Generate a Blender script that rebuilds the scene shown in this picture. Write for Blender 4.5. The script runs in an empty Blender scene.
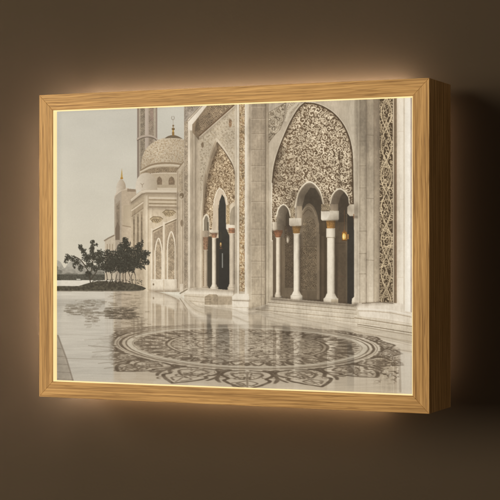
import bpy, math, random
import numpy as np
from mathutils import Vector

# ------------------------------------------------------------------ camera, world, lights, exposure
scene = bpy.context.scene
rad = math.radians

cam_data = bpy.data.cameras.new("camera")
cam = bpy.data.objects.new("camera", cam_data)
scene.collection.objects.link(cam)
cam.location = (0.5647, -1.2195, 0.0)
cam.rotation_euler = (rad(90), 0, 0.4172)
cam_data.sensor_width = 36.0
cam_data.lens = 1600.0 / 500.0 * 36.0
cam_data.shift_y = -4.134 / 500.0
cam_data.clip_start = 0.02
cam_data.clip_end = 50
scene.camera = cam

world = bpy.data.worlds.new("World")
scene.world = world
world.use_nodes = True
bg = world.node_tree.nodes["Background"]
bg.inputs[0].default_value = (1.0, 0.72, 0.50, 1)
bg.inputs[1].default_value = 0.11

def area(name, loc, target, size, power, color):
    d = bpy.data.lights.new(name, 'AREA')
    d.shape = 'DISK'; d.size = size; d.energy = power; d.color = color
    o = bpy.data.objects.new(name, d)
    scene.collection.objects.link(o)
    o.location = loc
    o.rotation_euler = (Vector(target) - Vector(loc)).to_track_quat('-Z', 'Y').to_euler()
    return o

area("room_lamp", (-1.55, -1.85, 0.45), (0.05, 0, 0.02), 1.5, 54.0, (1.0, 0.79, 0.55))

scene.render.engine = 'CYCLES'
scene.cycles.use_denoising = True
scene.cycles.sample_clamp_indirect = 2.0
scene.cycles.blur_glossy = 1.0
scene.view_settings.view_transform = 'Standard'
scene.view_settings.look = 'None'
scene.view_settings.exposure = 0.0
scene.view_settings.gamma = 1.0

# ------------------------------------------------------------------ helpers
def s2l(c):
    c = np.asarray(c, dtype=np.float64) / 255.0
    return np.where(c <= 0.04045, c / 12.92, ((c + 0.055) / 1.055) ** 2.4)

def new_mat(name):
    m = bpy.data.materials.new(name)
    m.use_nodes = True
    nt = m.node_tree
    return m, nt, nt.nodes["Principled BSDF"]

def mesh_obj(name, verts, faces, mat, parent=None):
    me = bpy.data.meshes.new(name)
    me.from_pydata([tuple(v) for v in verts], [], faces)
    me.update()
    me.materials.append(mat)
    o = bpy.data.objects.new(name, me)
    scene.collection.objects.link(o)
    if parent:
        o.parent = parent
    return o

def bevel(o, w, seg=2):
    b = o.modifiers.new("bevel", 'BEVEL')
    b.width = w; b.segments = seg; b.limit_method = 'ANGLE'; b.angle_limit = rad(30)

def box(name, x0, x1, y0, y1, z0, z1, mat, parent=None):
    v = [(x, y, z) for x in (x0, x1) for y in (y0, y1) for z in (z0, z1)]
    f = [(0, 1, 3, 2), (4, 6, 7, 5), (0, 4, 5, 1), (2, 3, 7, 6), (0, 2, 6, 4), (1, 5, 7, 3)]
    return mesh_obj(name, v, f, mat, parent)

# ------------------------------------------------------------------ sizes (metres)
W, H, D = 0.36, 0.2669, 0.0583        # outside of the box
FR = 0.0139                           # rail face width
REC = 0.006                           # the picture lies this far behind the rail faces
GAP = 0.0170                          # box back to wall
OW, OH = W - 2 * FR, H - 2 * FR       # opening

# ------------------------------------------------------------------ materials
def wall_material():
    m, nt, p = new_mat("painted_plaster")
    N, L = nt.nodes, nt.links
    tc = N.new("ShaderNodeTexCoord")
    n1 = N.new("ShaderNodeTexNoise"); n1.inputs["Scale"].default_value = 3.0; n1.inputs["Detail"].default_value = 6
    n2 = N.new("ShaderNodeTexNoise"); n2.inputs["Scale"].default_value = 420.0; n2.inputs["Detail"].default_value = 3
    L.new(tc.outputs["Object"], n1.inputs["Vector"]); L.new(tc.outputs["Object"], n2.inputs["Vector"])
    r = N.new("ShaderNodeValToRGB")
    r.color_ramp.elements[0].position = 0.3; r.color_ramp.elements[0].color = (0.064, 0.0530, 0.0395, 1)
    r.color_ramp.elements[1].position = 0.7; r.color_ramp.elements[1].color = (0.075, 0.0622, 0.0465, 1)
    L.new(n1.outputs["Fac"], r.inputs["Fac"]); L.new(r.outputs["Color"], p.inputs["Base Color"])
    b = N.new("ShaderNodeBump"); b.inputs["Strength"].default_value = 0.10; b.inputs["Distance"].default_value = 0.0006
    L.new(n2.outputs["Fac"], b.inputs["Height"]); L.new(b.outputs["Normal"], p.inputs["Normal"])
    p.inputs["Roughness"].default_value = 0.85
    p.inputs["Specular IOR Level"].default_value = 0.2
    return m

def oak_material():
    """Oak with the grain along the object's own X axis."""
    m, nt, p = new_mat("oak_wood")
    N, L = nt.nodes, nt.links
    tc = N.new("ShaderNodeTexCoord"); oi = N.new("ShaderNodeObjectInfo")
    off = N.new("ShaderNodeVectorMath"); off.operation = 'MULTIPLY_ADD'
    cx = N.new("ShaderNodeCombineXYZ")
    for i, k in enumerate((3.1, 1.7, 2.3)):
        mu = N.new("ShaderNodeMath"); mu.operation = 'MULTIPLY'; mu.inputs[1].default_value = k
        L.new(oi.outputs["Random"], mu.inputs[0]); L.new(mu.outputs[0], cx.inputs[i])
    off.inputs[1].default_value = (1, 1, 1)
    L.new(tc.outputs["Object"], off.inputs[0]); L.new(cx.outputs[0], off.inputs[2])

    def noise(scale, sc, detail, rough=0.55, dist=0.0):
        mp = N.new("ShaderNodeMapping"); mp.inputs["Scale"].default_value = scale
        L.new(off.outputs[0], mp.inputs["Vector"])
        n = N.new("ShaderNodeTexNoise"); n.inputs["Scale"].default_value = sc
        n.inputs["Detail"].default_value = detail; n.inputs["Roughness"].default_value = rough
        n.inputs["Distortion"].default_value = dist
        L.new(mp.outputs[0], n.inputs["Vector"])
        return n
    # growth rings: warped bands across the rail, running lengthwise
    warp = noise((6, 30, 30), 1.0, 3)
    add = N.new("ShaderNodeVectorMath"); add.operation = 'MULTIPLY_ADD'
    add.inputs[1].default_value = (0.0, 0.010, 0.010)
    L.new(warp.outputs["Color"], add.inputs[0]); L.new(off.outputs[0], add.inputs[2])
    mp = N.new("ShaderNodeMapping"); mp.inputs["Rotation"].default_value = (0.5, 0.03, 0.02)
    mp.inputs["Scale"].default_value = (1, 1, 1)
    L.new(add.outputs[0], mp.inputs["Vector"])
    wv = N.new("ShaderNodeTexWave"); wv.wave_type = 'BANDS'; wv.bands_direction = 'Z'; wv.wave_profile = 'SAW'
    wv.inputs["Scale"].default_value = 110; wv.inputs["Distortion"].default_value = 1.6
    wv.inputs["Detail"].default_value = 3; wv.inputs["Detail Scale"].default_value = 0.6
    L.new(mp.outputs[0], wv.inputs["Vector"])
    fine = noise((11, 760, 760), 1.0, 5, 0.65)           # fibres
    pores = noise((38, 1500, 1500), 1.0, 2, 0.5)         # short dark pores
    tone = noise((8, 60, 60), 1.0, 3)                    # broad tone

    def ramp(src, e0, e1, c0=(0, 0, 0, 1), c1=(1, 1, 1, 1)):
        r = N.new("ShaderNodeValToRGB")
        r.color_ramp.elements[0].position = e0; r.color_ramp.elements[0].color = c0
        r.color_ramp.elements[1].position = e1; r.color_ramp.elements[1].color = c1
        L.new(src, r.inputs["Fac"]); return r
    base = ramp(wv.outputs["Fac"], 0.05, 1.0, (0.725, 0.515, 0.240, 1), (0.550, 0.360, 0.155, 1))

    def mix(a, b, fac, mode='MIX'):
        x = N.new("ShaderNodeMix"); x.data_type = 'RGBA'; x.blend_type = mode
        if isinstance(fac, float): x.inputs["Factor"].default_value = fac
        else: L.new(fac, x.inputs["Factor"])
        L.new(a, x.inputs["A"])
        if isinstance(b, tuple): x.inputs["B"].default_value = b
        else: L.new(b, x.inputs["B"])
        return x.outputs["Result"]
    tr = ramp(tone.outputs["Fac"], 0.3, 0.7, (0.80, 0.76, 0.70, 1), (1.12, 1.12, 1.12, 1))
    c = mix(base.outputs["Color"], tr.outputs["Color"], 1.0, 'MULTIPLY')
    fr = ramp(fine.outputs["Fac"], 0.36, 0.58, (0.62, 0.56, 0.46, 1), (1.15, 1.15, 1.15, 1))
    c = mix(c, fr.outputs["Color"], 1.0, 'MULTIPLY')
    pr = ramp(pores.outputs["Fac"], 0.60, 0.70)
    pf = N.new("ShaderNodeMath"); pf.operation = 'MULTIPLY'; pf.inputs[1].default_value = 0.6
    L.new(pr.outputs["Color"], pf.inputs[0])
    c = mix(c, (0.150, 0.062, 0.020, 1), pf.outputs[0])
    L.new(c, p.inputs["Base Color"])
    rr = ramp(fine.outputs["Fac"], 0.2, 0.8, (0.42, 0.42, 0.42, 1), (0.62, 0.62, 0.62, 1))
    L.new(rr.outputs["Color"], p.inputs["Roughness"])
    p.inputs["Specular IOR Level"].default_value = 0.35
    sub = N.new("ShaderNodeMath"); sub.operation = 'SUBTRACT'
    L.new(fine.outputs["Fac"], sub.inputs[0]); L.new(pf.outputs[0], sub.inputs[1])
    b = N.new("ShaderNodeBump"); b.inputs["Strength"].default_value = 0.35; b.inputs["Distance"].default_value = 0.0003
    L.new(sub.outputs[0], b.inputs["Height"]); L.new(b.outputs["Normal"], p.inputs["Normal"])
    return m

def board_material():
    m, nt, p = new_mat("dark_board")
    N, L = nt.nodes, nt.links
    n = N.new("ShaderNodeTexNoise"); n.inputs["Scale"].default_value = 200
    r = N.new("ShaderNodeValToRGB")
    r.color_ramp.elements[0].color = (0.03, 0.022, 0.015, 1); r.color_ramp.elements[1].color = (0.06, 0.045, 0.03, 1)
    L.new(n.outputs["Fac"], r.inputs["Fac"]); L.new(r.outputs["Color"], p.inputs["Base Color"])
    p.inputs["Roughness"].default_value = 0.9
    return m

def glow_material(name, color, strength):
    """A lit diffuser: faint unevenness from the diodes behind it."""
    m, nt, p = new_mat(name)
    N, L = nt.nodes, nt.links
    tc = N.new("ShaderNodeTexCoord")
    n = N.new("ShaderNodeTexNoise"); n.inputs["Scale"].default_value = 35
    L.new(tc.outputs["Object"], n.inputs["Vector"])
    mr = N.new("ShaderNodeMapRange"); mr.inputs["To Min"].default_value = strength * 0.85; mr.inputs["To Max"].default_value = strength * 1.15
    L.new(n.outputs["Fac"], mr.inputs["Value"])
    p.inputs["Base Color"].default_value = (0.12, 0.11, 0.10, 1)
    p.inputs["Emission Color"].default_value = (*color, 1)
    L.new(mr.outputs[0], p.inputs["Emission Strength"])
    return m

def print_material():
    m, nt, p = new_mat("backlit_photo_print")
    N, L = nt.nodes, nt.links
    a = N.new("ShaderNodeAttribute"); a.attribute_name = "ink"
    n = N.new("ShaderNodeTexNoise"); n.inputs["Scale"].default_value = 1500; n.inputs["Detail"].default_value = 2
    tc = N.new("ShaderNodeTexCoord"); L.new(tc.outputs["Object"], n.inputs["Vector"])
    mr = N.new("ShaderNodeMapRange"); mr.inputs["To Min"].default_value = 0.93; mr.inputs["To Max"].default_value = 1.07
    L.new(n.outputs["Fac"], mr.inputs["Value"])
    mx = N.new("ShaderNodeVectorMath"); mx.operation = 'SCALE'
    L.new(a.outputs["Color"], mx.inputs[0]); L.new(mr.outputs[0], mx.inputs["Scale"])
    dim = N.new("ShaderNodeVectorMath"); dim.operation = 'SCALE'; dim.inputs["Scale"].default_value = 0.12
    L.new(mx.outputs[0], dim.inputs[0])
    L.new(dim.outputs[0], p.inputs["Base Color"])            # translucent film reflects little
    L.new(mx.outputs[0], p.inputs["Emission Color"])
    p.inputs["Emission Strength"].default_value = 0.90
    p.inputs["Roughness"].default_value = 0.55
    p.inputs["Specular IOR Level"].default_value = 0.25
    return m

M_WALL, M_OAK, M_BOARD = wall_material(), oak_material(), board_material()
M_LIP = glow_material("lit_edge_diffuser", (1.0, 0.74, 0.34), 1.02)
M_LED = glow_material("warm_led_diffuser", (1.0, 0.73, 0.51), 88.0)
M_LED_LOW = glow_material("warm_led_diffuser_low", (1.0, 0.66, 0.38), 42.0)
M_LED_SIDE = glow_material("warm_led_diffuser_side", (1.0, 0.72, 0.51), 700.0)
M_RIGHT_FILL = glow_material("right_shadow_fill_glow", (1.0, 0.6, 0.35), 8.5)
M_PRINT = print_material()

# ------------------------------------------------------------------ the setting
WY = D + GAP
wall = mesh_obj("wall", [(-2.5, WY, -1.8), (2.5, WY, -1.8), (2.5, WY, 1.8), (-2.5, WY, 1.8)], [(0, 1, 2, 3)], M_WALL)
wall["kind"] = "structure"

# ------------------------------------------------------------------ the light box
root = bpy.data.objects.new("light_box", None)
root.empty_display_size = 0.1
scene.collection.objects.link(root)
root.location = (0, D, 0)
root["label"] = "oak framed wall light box glowing around its edges, with a picture of a white mosque"
root["category"] = "light box"

def rail(length, loc, rot):
    """Mitred rail, grain along local X. Local y: front at -D..0, local z: outer edge at 0, inner at -FR."""
    h = length / 2
    v = []
    for y in (-D, 0):
        v += [(-h, y, 0), (h, y, 0), (h - FR, y, -FR), (-h + FR, y, -FR)]
    f = [(3, 2, 1, 0), (4, 5, 6, 7), (0, 1, 5, 4), (2, 3, 7, 6), (1, 2, 6, 5), (3, 0, 4, 7)]
    o = mesh_obj("frame_rail", v, f, M_OAK, root)
    o.location = loc; o.rotation_euler = (0, rot, 0)
    bevel(o, 0.00028)
    return o

rail(W, (0, 0, H / 2), 0)
rail(W, (0, 0, -H / 2), math.pi)
rail(H, (-W / 2, 0, 0), -math.pi / 2)
rail(H, (W / 2, 0, 0), math.pi / 2)

# lit lip that lines the opening in front of the picture
t = 0.0007
y0, y1 = -D + 0.0008, -D + REC
for (x0, x1, z0, z1) in ((-OW/2 + t, OW/2 - t, OH/2 - t, OH/2), (-OW/2 + t, OW/2 - t, -OH/2, -OH/2 + t),
                         (-OW/2, -OW/2 + t, -OH/2, OH/2), (OW/2 - t, OW/2, -OH/2, OH/2)):
    box("light_strip", x0, x1, y0, y1, z0, z1, M_LIP, root)

# back board, a stand-off that blocks light and the lamps that wash the wall
box("back_board", -OW/2, OW/2, -0.0075, -0.0025, -OH/2, OH/2, M_BOARD, root)
box("standoff_light_block", OW/2 - 0.060, OW/2 - 0.024, -0.0025, GAP, -OH/2 + 0.004, OH/2 - 0.004, M_BOARD, root)  # unseen batten added to bridge the gap and stop light leaking right
# top, bottom and left strips face outwards behind their rails
box("rear_light_strip", -0.168, 0.140, 0.0105, 0.0150, H/2 - 0.006, H/2 - 0.003, M_LED, root)
box("rear_light_strip", -0.168, 0.120, 0.0105, 0.0150, -H/2 + 0.003, -H/2 + 0.006, M_LED_LOW, root)
box("rear_light_strip", -W/2 + 0.003, -W/2 + 0.006, 0.0105, 0.0150, -0.125, 0.125, M_LED_SIDE, root)
box("rear_light_strip", W/2 - 0.020, W/2 - 0.014, -0.0025, -0.0005, -0.115, 0.120, M_RIGHT_FILL, root)  # added hidden fill, faces the wall to lift the shadow beside the box
# carriers between board and strips, dark so that no light runs inwards
box("strip_carrier", -0.168, 0.140, -0.0025, 0.0155, H/2 - 0.0085, H/2 - 0.0062, M_BOARD, root)
box("strip_carrier", -0.168, 0.120, -0.0025, 0.0155, -H/2 + 0.0062, -H/2 + 0.0085, M_BOARD, root)
box("strip_carrier", -W/2 + 0.0062, -W/2 + 0.0085, -0.0025, 0.0155, -0.124, 0.124, M_BOARD, root)

# ------------------------------------------------------------------ the printed picture
# The picture was sketched in perspective on a 500-unit sheet; HM takes the panel (u, v in 0..1)
# to that sheet, so every shape below is laid onto the flat panel undistorted.
HM = np.array([[319.2909854415294, 0.0, 56.23678866828803], [-23.364213229882395, 270.07277808175127, 110.82961095912432], [-0.09502823989442381, 0.0, 1.0]])
HI = np.linalg.inv(HM)
GW, GH = 900, 648                     # printed dots
CW, CH = GW * 2, GH * 2               # drawing canvas
rng = np.random.RandomState(7)

uu = (np.arange(CW) + .5) / CW
vv = (np.arange(CH) + .5) / CH
U, V = np.meshgrid(uu, vv)
_d = HM[2, 0] * U + HM[2, 1] * V + 1
X = ((HM[0, 0] * U + HM[0, 1] * V + HM[0, 2]) / _d).astype(np.float32)
Y = ((HM[1, 0] * U + HM[1, 1] * V + HM[1, 2]) / _d).astype(np.float32)
C = np.zeros((CH, CW, 3), np.float32)

def crop(x0, y0, x1, y1):
    p = np.array([(x0, y0, 1), (x1, y0, 1), (x1, y1, 1), (x0, y1, 1)], float) @ HI.T
    a = p[:, 0] / p[:, 2] * CW; b = p[:, 1] / p[:, 2] * CH
    i0 = int(max(0, math.floor(a.min()) - 1)); i1 = int(min(CW, math.ceil(a.max()) + 2))
    j0 = int(max(0, math.floor(b.min()) - 1)); j1 = int(min(CH, math.ceil(b.max()) + 2))
    return slice(j0, max(j0, j1)), slice(i0, max(i0, i1))

_lat = rng.rand(256, 256).astype(np.float32)
def vn(x, y):
    xi = np.floor(x).astype(np.int64); yi = np.floor(y).astype(np.int64)
    fx = x - xi; fy = y - yi
    fx = fx * fx * (3 - 2 * fx); fy = fy * fy * (3 - 2 * fy)
    a = _lat[yi & 255, xi & 255]; b = _lat[yi & 255, (xi + 1) & 255]
    c = _lat[(yi + 1) & 255, xi & 255]; d = _lat[(yi + 1) & 255, (xi + 1) & 255]
    return (a * (1 - fx) + b * fx) * (1 - fy) + (c * (1 - fx) + d * fx) * fy
def fbm(x, y, o=3):
    s = 0; a = .5; t = 0
    for k in range(o):
        s = s + a * vn(x + 37.3 * k, y + 11.9 * k); t += a; a *= .5; x = x * 2.03; y = y * 2.03
    return s / t

def curve(pts, n=10, closed=False):
    """Catmull-Rom through the points."""
    P = np.array(pts, float)
    if closed: P = np.vstack([P[-1], P, P[0], P[1]])
    else: P = np.vstack([2 * P[0] - P[1], P, 2 * P[-1] - P[-2]])
    out = []
    for i in range(1, len(P) - 2):
        t = np.linspace(0, 1, n, endpoint=False)[:, None]
        a, b, c, d = P[i - 1], P[i], P[i + 1], P[i + 2]
        out.append(.5 * (2 * b + (c - a) * t + (2 * a - 5 * b + 4 * c - d) * t ** 2 + (3 * b - a - 3 * c + d) * t ** 3))
    if not closed: out.append(P[-2:-1])
    return np.vstack(out)

def inside(pts, XX, YY):
    P = np.asarray(pts, float)
    m = np.zeros(XX.shape, bool)
    for (xa, ya), (xb, yb) in zip(P, np.roll(P, -1, 0)):
        if ya == yb: continue
        c = (ya > YY) != (yb > YY)
        m ^= c & (XX < (xb - xa) * (YY - ya) / (yb - ya) + xa)
    return m

def colour(col, xs, ys):
    return col(xs, ys) if callable(col) else np.asarray(col, np.float32)

def fill(pts, col, a=1.0, n=0.0, ns=0.6, clip=None):
    P = np.asarray(pts, float)
    s = crop(P[:, 0].min(), P[:, 1].min(), P[:, 0].max(), P[:, 1].max())
    xs, ys = X[s], Y[s]
    if xs.size == 0: return
    m = inside(P, xs, ys)
    if clip is not None: m &= clip[s]
    c = np.broadcast_to(colour(col, xs, ys), xs.shape + (3,)).astype(np.float32)
    if n: c = c * (1 + n * (2 * fbm(xs * ns, ys * ns) - 1))[..., None]
    w = (m * a).astype(np.float32)[..., None]
    C[s] = C[s] * (1 - w) + c * w

def full_mask(pts):
    return inside(pts, X, Y)

def rect(x0, y0, x1, y1): return [(x0, y0), (x1, y0), (x1, y1), (x0, y1)]

def ell(cx, cy, rx, ry, a0=0, a1=360, n=40):
    t = np.radians(np.linspace(a0, a1, n))
    return [(cx + rx * math.cos(q), cy - ry * math.sin(q)) for q in t]

def stroke(pts, w, col, a=1.0, clip=None, soft=.12):
    P = np.asarray(pts, float)
    for k in range(0, len(P) - 1, 8):
        Q = P[k:k + 9]
        s = crop(Q[:, 0].min() - w, Q[:, 1].min() - w, Q[:, 0].max() + w, Q[:, 1].max() + w)
        xs, ys = X[s], Y[s]
        if xs.size == 0: continue
        d = np.full(xs.shape, 1e9, np.float32)
        for (xa, ya), (xb, yb) in zip(Q[:-1], Q[1:]):
            dx, dy = xb - xa, yb - ya
            t = np.clip(((xs - xa) * dx + (ys - ya) * dy) / (dx * dx + dy * dy + 1e-9), 0, 1)
            d = np.minimum(d, (xs - xa - t * dx) ** 2 + (ys - ya - t * dy) ** 2)
        m = np.clip((w / 2 - np.sqrt(d)) / soft + .5, 0, 1) * a
        if clip is not None: m = m * clip[s]
        c = colour(col, xs, ys)
        C[s] = C[s] * (1 - m[..., None]) + c * m[..., None]

def col_grad(c0, c1, y0, y1):
    c0, c1 = np.array(c0, np.float32), np.array(c1, np.float32)
    return lambda x, y: c0 + (c1 - c0) * np.clip((y - y0) / (y1 - y0), 0, 1)[..., None]
def row_grad(c0, c1, x0, x1):
    c0, c1 = np.array(c0, np.float32), np.array(c1, np.float32)
    return lambda x, y: c0 + (c1 - c0) * np.clip((x - x0) / (x1 - x0), 0, 1)[..., None]
def shaft(xl, xr, c):
    c = np.array(c, np.float32)
    def g(x, y):
        t = np.clip((x - xl) / (xr - xl), 0, 1)
        k = 1.03 - 0.10 * np.clip((.25 - t) / .25, 0, 1) - 0.30 * np.clip((t - .45) / .55, 0, 1) ** 1.3
        return c * k[..., None]
    return g

# --- scrollwork -----------------------------------------------------------------------------------
def pack(inside_fn, box_, radii, tries, seed):
    """Throw circles of falling radius into a region so that they nearly touch."""
    r_ = np.random.RandomState(seed)
    pts = np.zeros((0, 3))
    for R, n in zip(radii, tries):
        cand = np.c_[r_.uniform(box_[0], box_[2], n), r_.uniform(box_[1], box_[3], n)]
        ok = inside_fn(cand[:, 0], cand[:, 1])
        for (x, y) in cand[ok]:
            if len(pts) == 0 or np.all((pts[:, 0] - x) ** 2 + (pts[:, 1] - y) ** 2 > ((pts[:, 2] + R) * .93) ** 2):
                pts = np.vstack([pts, (x, y, R)])
    return pts

def spiral(x, y, R, r_, sx=1.0):
    """a vine tip: anything from a tight curl to an open hook, slightly squashed and turned"""
    s = r_.choice((-1, 1)); a = r_.uniform(0, 6.28); n = r_.uniform(5.0, 8.6) if R > 1.3 else r_.uniform(3.0, 6.0)
    t = np.linspace(0, 1, 17)
    rr = R * (1.18 - r_.uniform(.82, 1.0) * t); th = a + s * t * n
    q = r_.uniform(.65, 1.0); b = r_.uniform(0, 3.14)
    u_, v_ = rr * np.cos(th), q * rr * np.sin(th)
    return np.c_[x + sx * (u_ * math.cos(b) - v_ * math.sin(b)), y + u_ * math.sin(b) + v_ * math.cos(b)]

def scrolls(pts, w, col, clip=None, a=1.0, seed=1, sx=1.0):
    r_ = np.random.RandomState(seed)
    for (x, y, R) in pts:
        f = r_.uniform(.84, 1.1)
        cc = (lambda xs, ys, f=f: colour(col, xs, ys) * f) if callable(col) else tuple(v * f for v in col)
        if R > 1.0:
            sp = spiral(x, y, R, r_, sx)
            stroke(sp, w * r_.uniform(.75, 1.3), cc, a, clip, .2)
            for k in r_.choice(13, 3, replace=False):              # leaves off the stem
                q = sp[k]; n = q - np.array((x, y)); n /= np.hypot(*n) + 1e-6
                n = n * r_.choice((-1, 1)); e = q + n * R * r_.uniform(.3, .6) + np.array((-n[1], n[0])) * R * r_.uniform(-.5, .5)
                stroke([q, (q + e) / 2 + n * .1, e], w * r_.uniform(.7, 1.3), cc, a, clip, .2)
        else:
            ang = r_.uniform(0, 6.28); th = np.linspace(ang, ang + r_.uniform(1.5, 4.5), 7)
            stroke(np.c_[x + sx * R * np.cos(th), y + R * np.sin(th)], w * r_.uniform(.7, 1.1), cc, a, clip, .2)

def lattice(region, ground, thread, size, w, n=.15, seed=1, a=1.0):
    """Dark ground with a pale fretted screen over it."""
    P = np.array(region, float)
    s = crop(P[:, 0].min(), P[:, 1].min(), P[:, 0].max(), P[:, 1].max())
    xs, ys = X[s], Y[s]
    if xs.size == 0: return
    m = inside(P, xs, ys)
    wx = xs + size * .45 * (2 * vn(xs / size * .9 + seed * 7, ys / size * .9) - 1)
    wy = ys + size * .45 * (2 * vn(xs / size * .9, ys / size * .9 + seed * 13) - 1)
    q = np.minimum(np.abs(np.sin(np.pi * (wx + wy) / size)), np.abs(np.sin(np.pi * (wx - wy) / size)))
    q2 = np.abs(np.sin(np.pi * 2 * vn(xs / size * 1.3 + seed, ys / size * 1.3) * 2))
    q = np.minimum(q, q2 * .9)
    k = np.clip((w - q) / .35 + .5, 0, 1)[..., None]
    g = np.array(ground, np.float32); t_ = np.array(thread, np.float32)
    c = g * (1 - k) + t_ * k
    c = c * (1 + n * (2 * fbm(xs * .5, ys * .5) - 1))[..., None]
    m = (m * a)[..., None]
    C[s] = C[s] * (1 - m) + c * m

STONE = (176, 163, 142)

# --- sky ------------------------------------------------------------------------------------------
k = np.clip((Y - 105) / 165, 0, 1)[..., None]
C[:] = np.array((190, 187, 175)) * (1 - k) + np.array((207, 200, 181)) * k
C *= (1 + .035 * (2 * fbm(X * .022, Y * .045, 4) - 1))[..., None]

# --- far shore ------------------------------------------------------------------------------------
fill(curve([(50, 282), (50, 262), (55, 260), (60, 262), (64, 268), (68, 263), (75, 259.5), (82, 262), (87, 269), (96, 266), (110, 268), (112, 282)]),
     col_grad((172, 168, 156), (138, 134, 123), 260, 280), n=.12, ns=.5)
for x, y, r in ((53, 268, 5), (58, 272, 4), (68, 275, 4), (74, 276, 5), (84, 276, 4), (90, 274, 5), (99, 275, 6)):
    fill(ell(x, y, r, r * .6), (104, 102, 92), .55, .2)
fill(rect(50, 274.5, 116, 280.4), (82, 81, 72), 1, .3, 1.2)
fill(rect(76, 279, 80, 280), (190, 186, 172))

# --- minaret --------------------------------------------------------------------------------------
def minaret(y0, y1, k):
    f = lambda c: tuple(v * k for v in c)
    fill(rect(137, y0, 157, y1), f((152, 141, 125)), n=.05)
    fill(rect(137, y0, 138.6, y1), f((122, 110, 99)))
    lattice(rect(140.2, y0, 144.6, y1), f((104, 95, 82)), f((134, 123, 107)), 2.2, .45)
    lattice(rect(148.4, y0, 153.4, y1), f((118, 106, 93)), f((144, 131, 115)), 2.2, .4)
    fill(rect(144.8, y0, 148.2, y1), row_grad(f((168, 156, 143)), f((156, 143, 130)), 144.8, 148.2))
    fill(rect(155.6, y0, 157, y1), f((128, 115, 104)))
minaret(100, 137, 1.10)
minaret(137, 182, 1.07)
fill(rect(150, 108, 153, 120), (150, 122, 116), .35)
stroke(curve([(137, 138.6), (142, 136), (147.5, 135.2), (153, 136.2), (157, 139)]), 1.7, (172, 158, 143))
stroke(curve([(137, 140), (142, 137.5), (147.5, 136.6), (153, 137.6), (157, 140.4)]), .8, (104, 92, 80))

# --- great dome -----------------------------------------------------------------------------------
dome = list(curve([(140.8, 170), (141.3, 160), (143.5, 152.5), (148, 146), (155, 140.8), (163, 137.8), (172, 136.8), (184, 139)])) + [(190, 140), (190, 170)]
def dome_c(x, y):
    t = np.clip((x - 141) / 45, 0, 1)
    return np.array((196, 181, 157), np.float32) * (1.03 - .16 * np.abs(t - .35) - .10 * np.clip((y - 150) / 20, 0, 1))[..., None]
fill(dome, dome_c, n=.06)
dm = full_mask(dome)
dp = pack(lambda x, y: inside(dome, x, y), (141, 138, 184, 167), (1.1, .75, .5), (500, 900, 1600), 3)
scrolls(dp, .40, (150, 127, 97), dm, .45, 4)
r_ = np.random.RandomState(5)
for x, y, R in dp[::4]:
    fill(ell(x, y, .42, .38, n=9), (130, 105, 76), .55, clip=dm)
fill(list(curve([(164, 138), (168, 135.6), (172.6, 134.6), (177, 135.4), (183, 138.4)])) + [(176, 137.6), (170, 137.6)], (112, 98, 78))
for x0, y0_, x1, y1_, c in ((171.9, 131.5, 174.2, 135, (142, 112, 60)), (172.3, 128, 173.7, 131.6, (176, 140, 62)), (171.6, 127.6, 174.5, 129.4, (112, 86, 46)),
                           (172.7, 124, 173.3, 128, (150, 128, 84)), (172.2, 124.6, 173.9, 125.8, (120, 98, 72)), (172.85, 119.6, 173.15, 124.4, (166, 156, 140))):
    fill(rect(x0, y0_, x1, y1_), c)
stroke(ell(172.8, 117.4, 1.35, 1.9, 120, 420, 20), .55, (142, 132, 118))
# rim and drum
fill([(139.5, 171)] + list(curve([(141, 169.5), (150, 164.6), (160, 162.6), (172, 162.4), (183, 164)])) + [(184, 190), (139.5, 190)], (176, 161, 138), n=.05)
stroke(curve([(140.5, 170), (150, 164.9), (160, 162.9), (172, 162.8), (184, 164.4)]), 1.5, (140, 122, 98))
stroke(curve([(140, 171.6), (150, 166.8), (160, 165), (172, 164.8), (184, 166)]), 1.3, (200, 186, 163))
band = [(140.5, 173)] + list(curve([(142, 171.8), (150, 168.5), (160, 167), (172, 166.8), (184, 167.6)])) + [(184, 172.6), (172, 172), (160, 172.2), (150, 173.6)]
lattice(band, (120, 102, 80), (160, 144, 120), 1.8, .35)
stroke(curve([(142, 174.6), (152, 173.4), (162, 172.8), (184, 173.2)]), .7, (205, 190, 168))
for x, w_ in ((159.2, 2.7), (171.4, 3.1)):
    fill([(x - w_, 184.5), (x - w_, 180.3), (x - w_ * .7, 177.6), (x, 176), (x + w_ * .7, 177.6), (x + w_, 180.3), (x + w_, 184.5)], (128, 111, 90), n=.2, ns=1.5)
    lattice([(x - w_ * .7, 184), (x - w_ * .7, 180), (x, 177.5), (x + w_ * .7, 180), (x + w_ * .7, 184)], (104, 88, 70), (140, 122, 100), 1.6, .4)
fill(rect(140, 184.6, 184, 188), (170, 155, 132), n=.04)
fill(rect(140, 187.6, 184, 190), (196, 182, 160))

# --- small dome and corner turret -----------------------------------------------------------------
sd = list(curve([(135.2, 190), (135.6, 183.5), (137.6, 177.5), (141.5, 173.6), (146.5, 172.4), (151.5, 174), (155.4, 178), (157, 184), (157, 190)]))
fill(sd, row_grad((202, 190, 171), (168, 154, 133), 138, 158), n=.03)
stroke([(140.5, 183.2), (142, 184.8), (143.6, 183)], .6, (150, 136, 117)); stroke([(142, 184.4), (142, 187)], .6, (150, 136, 117))
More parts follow.
